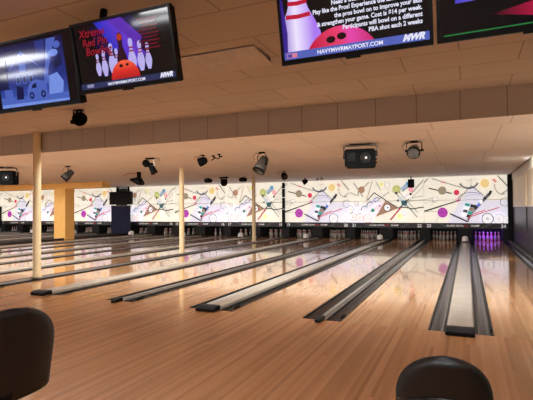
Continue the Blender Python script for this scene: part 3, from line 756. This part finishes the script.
for i in range(9): shp(sc, [(.17 + .02 * (i % 3), .47 - i * .026), (.36 - .02 * (i % 2), .47 - i * .026), (.36 - .02 * (i % 2), .482 - i * .026), (.17 + .02 * (i % 3), .482 - i * .026)], G_red2, 'caption_line')
text('caption', 'NAVYMWRMAYPORT.COM', .030, (.0, -.026, .043), G_white, sc, 'CENTER', .001); text('emblem', 'MWR', .046, (w - .05, -.026, .044), G_white, sc, 'RIGHT', .003, .4); shp(sc, [(-.40, .045), (-.33, .045), (-.33, .07), (-.40, .07)], glow('screen_logo', (150, 150, 190), .8), 'emblem')

# third screen: bowling challenge notice
t, sc, w, h = make_tv(-1.013, -.068, -2.906, 2.40, .545, 12.8, 'screen with pin, pink ball and white notice text', .3)
G_lav = glow_ramp('screen_pin_lavender', [(0, (120, 70, 200)), (.45, (236, 226, 255)), (1, (170, 120, 240))], (-.46, .2), (-.24, .2), 1.)
shp(sc, clipbox([(-.34 + (x + .34) * 1.35, z_) for x, z_ in pin_outline(-.34, -.12, .72)], -w + .018, w, .04, h - .02), G_lav)
G_stripe = glow('screen_crimson', (196, 24, 60), .9)
for z_, q in ((.285, .085), (.365, .066)): shp(sc, [(-.34 - q, z_), (-.34, z_ - .006), (-.34 + q, z_), (-.34 + q * .94, z_ + .026), (-.34, z_ + .02), (-.34 - q * .94, z_ + .026)], G_stripe)
shp(sc, [(-.455, .04), (-.43, .04), (-.42, .2), (-.44, .4), (-.455, .44)], glow('screen_side_violet', (60, 36, 150), .8))
shp(sc, clipbox(circ(-.075, -.055, .25, 40), -w, w, .075, .5), glow_ramp('screen_pink_ball', [(0, (190, 16, 50)), (.45, (228, 60, 110)), (.6, (226, 70, 170)), (1, (190, 20, 50))], (-.28, .1), (.16, .2)))
shp(sc, circ(-.135, .12, .03, 16, .021), G_hole); shp(sc, circ(-.065, .132, .03, 16, .021), G_hole)
shp(sc, [(-w + .02, .034), (w - .02, .034), (w - .02, .082), (-w + .02, .082)], G_ban2)
for i, s_ in enumerate(('12-week', 'Need a challenge outside of your norm?', 'Play like the Pros! Experience the lane conditions', 'the pros bowl on to improve your skill', '& strengthen your game. Cost is $14 per week.', 'Participants will bowl on a different', 'PBA shot each 2 weeks')):
    text('notice_line', s_, .0365, (w - .055, -.026, .362 - i * .0385), G_white, sc, 'RIGHT', .0012).scale = (.9, 1, 1)
text('caption', 'NAVYMWRMAYPORT.COM', .034, (-.02, -.026, .044), G_white, sc, 'CENTER', .001); text('emblem', 'MWR', .050, (w - .05, -.026, .044), G_white, sc, 'RIGHT', .003, .4)
shp(sc, [(-.435, .044), (-.365, .044), (-.365, .072), (-.435, .072)], glow('screen_logo_pink', (226, 130, 160), .9), 'emblem'); shp(sc, [(-.43, .048), (-.40, .048), (-.40, .068), (-.43, .068)], glow('screen_logo_blue', (60, 70, 170), .9), 'emblem')

# fourth screen: swirling colours over a green line
t, sc, w, h = make_tv(-.048, .917, -2.906, 2.40, .545, 12.8, 'screen with violet and red swirl above a green line', .2)
shp(sc, [(-.385, .205), (-.30, .205), (-.20, .212), (-.06, .222), (.1, .29), (.3, .40), (.40, .52), (-.31, .52)], glow_ramp('screen_violet_run', [(0, (60, 60, 190)), (.4, (130, 100, 225)), (1, (70, 30, 120))], (-.4, .2), (.1, .45)))
shp(sc, [(-.22, .118), (-.1, .10), (.03, .075), (.16, .056), (.46, .05), (.46, .36), (.30, .27), (.14, .185), (-.02, .152), (-.13, .13)], glow_ramp('screen_red_run', [(0, (40, 4, 20)), (.4, (180, 20, 66)), (.8, (190, 30, 70)), (1, (90, 20, 60))], (-.18, .12), (.40, .16)))
shp(sc, [(-.445, .034), (w - .03, .044), (w - .03, .051), (-.445, .041)], glow('screen_green', (36, 130, 64), .8))

# first screen: blue video of a house
t, sc, w, h = make_tv(-3.86, -2.812, -2.885, 2.338, .605, 10.0, 'screen showing a blue tinted video of a gabled house', .2, .75)
B1, B2, B3, B4 = glow('video_night_blue', (14, 22, 76), .8), glow('video_mid_blue', (36, 54, 136), .8), glow('video_light_blue', (78, 104, 196), .85), glow('video_pale_blue', (118, 148, 232), .9)
shp(sc, [(-.42, .06), (.40, .06), (.40, .57), (-.42, .57)], glow_ramp('video_backdrop', [(0, (62, 86, 176)), (.35, (30, 46, 126)), (1, (10, 16, 60))], (0, .06), (0, .57)))
shp(sc, [(-.24, .2), (-.24, .38), (-.10, .49), (.06, .38), (.06, .2)], B2); shp(sc, [(-.27, .37), (-.10, .505), (.09, .37), (.09, .355), (-.10, .485), (-.27, .355)], B3)
for x in (-.20, -.12, -.04):
    shp(sc, [(x, .23), (x + .05, .23), (x + .05, .30), (x, .30)], B3); shp(sc, [(x + .008, .24), (x + .042, .24), (x + .042, .29), (x + .008, .29)], B1)
shp(sc, [(-.14, .33), (-.06, .33), (-.06, .40), (-.14, .40)], B3)
shp(sc, [(.10, .2), (.14, .2), (.20, .56), (.08, .56)], B2); shp(sc, [(.16, .3), (.20, .3), (.30, .52), (.33, .56), (.22, .56)], B3); shp(sc, circ(.28, .44, .055, 14, .03), B4); shp(sc, circ(.33, .5, .04, 14, .03), B3)
shp(sc, [(-.42, .06), (.40, .06), (.40, .11), (-.42, .13)], B3); shp(sc, [(-.42, .04), (.40, .04), (.40, .06), (-.42, .07)], B4)
shp(sc, [(-.08, .12), (.16, .12), (.16, .22), (.04, .25), (-.04, .22), (-.08, .17)], B3); shp(sc, [(-.02, .18), (.04, .18), (.04, .225), (-.01, .21)], B1)
for x in (-.03, .11): shp(sc, circ(x, .12, .03, 14), B1); shp(sc, circ(x, .12, .014, 10), B3)
shp(sc, [(.18, .11), (.34, .11), (.36, .2), (.30, .28), (.2, .26)], B4); shp(sc, [(.14, .2), (.2, .2), (.2, .3), (.15, .3)], B3); shp(sc, [(-.22, .1), (-.13, .1), (-.12, .2), (-.2, .22)], B1); shp(sc, [(-.36, .1), (-.26, .1), (-.26, .19), (-.36, .2)], B3); shp(sc, [(-.42, .2), (-.3, .2), (-.3, .45), (-.42, .5)], B1)
shp(sc, [(.28, .3), (.36, .34), (.36, .42), (.26, .36)], B1)

# ------------------------------------------------------------------ chairs by the approach
def make_chair(loc, rz, label, W=.27, cr=.25, H=.475, seam=True):
    t = thing('settee_chair', loc, label, 'chair', 'black vinyl chairs by the approach', rz=math.radians(rz))
    # chair faces local +y; back shell is a rounded, gently curved slab
    Zb = .39
    def half(z):      # half width at height z
        k = max(0., (z - (Zb + H - cr)) / cr)
        return W * (1 - k ** 2.1) ** .5 * (1 - .05 * (1 - (z - Zb) / H)) if k < 1 else 0.
    zs = [Zb + H * f for f in (0, .05, .15, .3, .45, .55, .62, .68, .74, .79, .84, .88, .915, .945, .97, .985, .995, .999)]
    def shell(off, thick, shrink, name, m):
        vs = []; nu = 15
        for side in (0, 1):
            for z in zs:
                hwid = max(.012, half(z) - shrink)
                for i in range(nu):
                    u = -1 + 2 * i / (nu - 1); x = u * hwid
                    y0 = off + .055 * (u * hwid / W) ** 2 - .16 * (z - Zb) + .03
                    edge = (1 - abs(u) ** 6) * min(1., (Zb + H - z) / .03 + .15)
                    y = y0 + (thick * .5 * edge if side else -thick * .5 * edge)
                    vs.append((x, y, z - (shrink if z > Zb + H * .6 else 0)))
        n = len(zs) * nu; fs = []
        for s in (0, 1):
            for j in range(len(zs) - 1):
                for i in range(nu - 1):
                    q = [s * n + j * nu + i, s * n + j * nu + i + 1, s * n + (j + 1) * nu + i + 1, s * n + (j + 1) * nu + i]
                    fs.append(tuple(q if not s else q[::-1]))
        per = [j * nu for j in range(len(zs))] + [(len(zs) - 1) * nu + i for i in range(1, nu)] + [j * nu + nu - 1 for j in range(len(zs) - 2, -1, -1)] + [i for i in range(nu - 2, 0, -1)]
        for a, b in zip(per, per[1:] + per[:1]): fs.append((a, b, b + n, a + n))
        o = MB().add(vs, fs, 0, True).build(name, m, t)
        return o, vs, nu
    o, vs, nu = shell(0, .085, 0, 'backrest', M_vinyl)
    # piping seam across the back of the shell
    pp = []
    for i in range(21):
        u = -1 + 2 * i / 20; z = Zb + .30 - .05 * u * u; x = u * half(z) * .985
        pp.append((x, .055 * (x / W) ** 2 - .16 * (z - Zb) + .03 - .0425 * (1 - abs(u) ** 6) - .002, z))
    if seam: MB().tube(pp, .006, 6).build('piping', M_pipe, o)
    st = MB(); pr = []
    for i in range(24):
        a = 2 * PI * i / 24; c, s = math.cos(a), math.sin(a)
        pr.append(((W - .02) * math.copysign(abs(c) ** .5, c), .30 + .24 * math.copysign(abs(s) ** .55, s)))
    lv = [(.36, .94), (.37, .985), (.41, 1.), (.44, .98), (.455, .9), (.458, .5), (.458, .02)]
    v2 = [(x * k, .30 + (y - .30) * k, z) for z, k in lv for x, y in pr]
    f2 = [(j * 24 + i, j * 24 + (i + 1) % 24, (j + 1) * 24 + (i + 1) % 24, (j + 1) * 24 + i) for j in range(len(lv) - 1) for i in range(24)] + [tuple(reversed(range(24)))]
    st.add(v2, f2, 0, True).build('seat', M_vinyl, t)
    MB().lathe([(0, 0), (.2, 0), (.2, .015), (.05, .035), (.035, .05), (.035, .36), (0, .36)], 18, M=T(0, .28, 0)).build('pedestal', M_black, t)
    MB().box(-.04, .04, -.01, .2, .345, .36).box(-.04, .04, -.02, .02, .345, .50).build('back_bracket', M_black, t)
    return t
make_chair((.0, -3.74, 0), 8, 'black vinyl chair straight below the lane 23 and 24 ball return', .194, .20, .466)
make_chair((-2.24, -4.02, 0), 84, 'black vinyl chair seen from behind at the left edge of the approach', .35, .27, .525, False)

# ------------------------------------------------------------------ lighting
STRIP = 128
COVE_FILL = 70  # power of the added fill strip above the end wall
# fluorescent troffers in the upper ceiling over the seats, behind the camera
M_tube = mat('lit_diffuser', (246, 248, 252), .5, 0, .0, 5, emit=20.)
M_trof = mat('white_troffer', (225, 222, 215), .5)
def troffer(x, y, label):
    t = thing('ceiling_light', (x, y, CZ), label, 'ceiling light', 'fluorescent ceiling lights over the seats')
    MB().box(-.62, .62, -.32, -.29, -.03, 0).box(-.62, .62, .29, .32, -.03, 0).box(-.62, -.59, -.29, .29, -.03, 0).box(.59, .62, -.29, .29, -.03, 0).build('frame', M_trof, t)
    MB().box(-.60, .60, -.30, .30, -.10, -.028).build('diffuser', M_tube, t)
for i, (x, y) in enumerate(((.2, -4.9), (-3.2, -5.7), (-6.9, -5.7), (-11.6, -5.7), (-1.9, -10.2), (-6.7, -10.2), (-11.6, -9.9), (-16.0, -7.8))):
    troffer(x, y, f'lit ceiling panel over the seats, number {i + 1} of the eight')
# fluorescent strips in the trough behind the soffit, lighting the lanes
struct('trough_top', MB().box(XL, XR, YS, 1.82, CZ - .02, CZ), M_trof, 'white lining over the light trough behind the soffit', 'ceiling trough')
struct('trough_back', MB().box(XL, 1.68, 1.78, 1.80, HL + .06, CZ - .02), M_trof, 'white back board of the light trough behind the soffit', 'ceiling trough')
M_ftube = glow('lit_lane_tube', (255, 240, 222), 6.)
for i in range(11):
    x = .1 - i * 3.2
    t = thing("ceiling_strip_light", (x, 1.42, 2.86), f'fluorescent strip hidden behind the soffit above lane divider {i + 1} of eleven', 'strip light', 'fluorescent strips in the lane trough')
    MB().box(-1.45, 1.45, -.04, .04, 0, .05).build('housing', M_trof, t); MB().tube([(-1.4, 0, -.022), (1.4, 0, -.022)], .018).build('tube', M_ftube, t)
    l = bpy.data.lights.new('strip_lamp', 'AREA'); l.shape = 'RECTANGLE'; l.size = 2.8; l.size_y = .06; l.energy = STRIP * (1 if i < 5 else 1.35); l.color = (1, .975, .965)
    o = bpy.data.objects.new('strip_lamp', l); COL.objects.link(o); o.parent = t; o.location = (0, .05, -.045)
    o.rotation_euler = Vector((0, math.cos(math.radians(44)), -math.sin(math.radians(44)))).to_track_quat('-Z', 'Z').to_euler()
# purple tube in the pit of the end lane
xp = WD / 2 + LW / 2
pt = thing('hanging_tube_lamp', (xp, 15.80, .62), 'purple tube glowing over the pins under number 24', 'lamp')
MB().tube([(-.45, 0, 0), (.45, 0, 0)], .02).build('tube', glow('purple_tube', (110, 20, 255), 8.), pt)
l = bpy.data.lights.new('tube_light', 'AREA'); l.shape = 'RECTANGLE'; l.size = .9; l.size_y = .08; l.energy = 16; l.color = (.26, .015, 1.)
o = bpy.data.objects.new('tube_light', l); COL.objects.link(o); o.parent = pt; o.location = (0, .0, -.03); o.rotation_euler = (math.radians(25), 0, 0)
# unseen strip light added to brighten the reveal over the end wall
ct2 = thing('ceiling_cove_fill', (1.58, 8.7, HL + .06), 'added unseen strip light brightening the white slot above the beige end wall', 'strip light')
MB().box(-.03, .03, -6.7, 6.7, 0, .09).build('housing', M_trof, ct2)  # housing of the added unseen fill strip
l = bpy.data.lights.new('cove_fill_lamp', 'AREA'); l.shape = 'RECTANGLE'; l.size = .04; l.size_y = 13.2; l.energy = COVE_FILL; l.color = (1, .95, .93)
o = bpy.data.objects.new('cove_fill_lamp', l); COL.objects.link(o); o.parent = ct2; o.location = (.035, 0, .06)
o.rotation_euler = Vector((.9, 0, -.3)).to_track_quat('-Z', 'Y').to_euler()
struct('cove_top', MB().box(1.5, XR, 1.82, 17.5, CZ, CZ + .03), M_trof, 'white lining over the slot beside the end wall', 'ceiling cove')

wd = bpy.data.worlds.new('hall_air'); S.world = wd; wd.use_nodes = True
wd.node_tree.nodes['Background'].inputs[0].default_value = (1, .95, .9, 1); wd.node_tree.nodes['Background'].inputs[1].default_value = .02
S.view_settings.view_transform = 'Standard'; S.view_settings.look = 'None'; S.view_settings.gamma = 1; S.view_settings.exposure = 0
try: S.view_settings.use_curve_mapping = False
except Exception: pass
S.cycles.max_bounces = 10; S.cycles.diffuse_bounces = 6; S.cycles.use_denoising = True; S.cycles.caustics_reflective = False; S.cycles.sample_clamp_indirect = 6
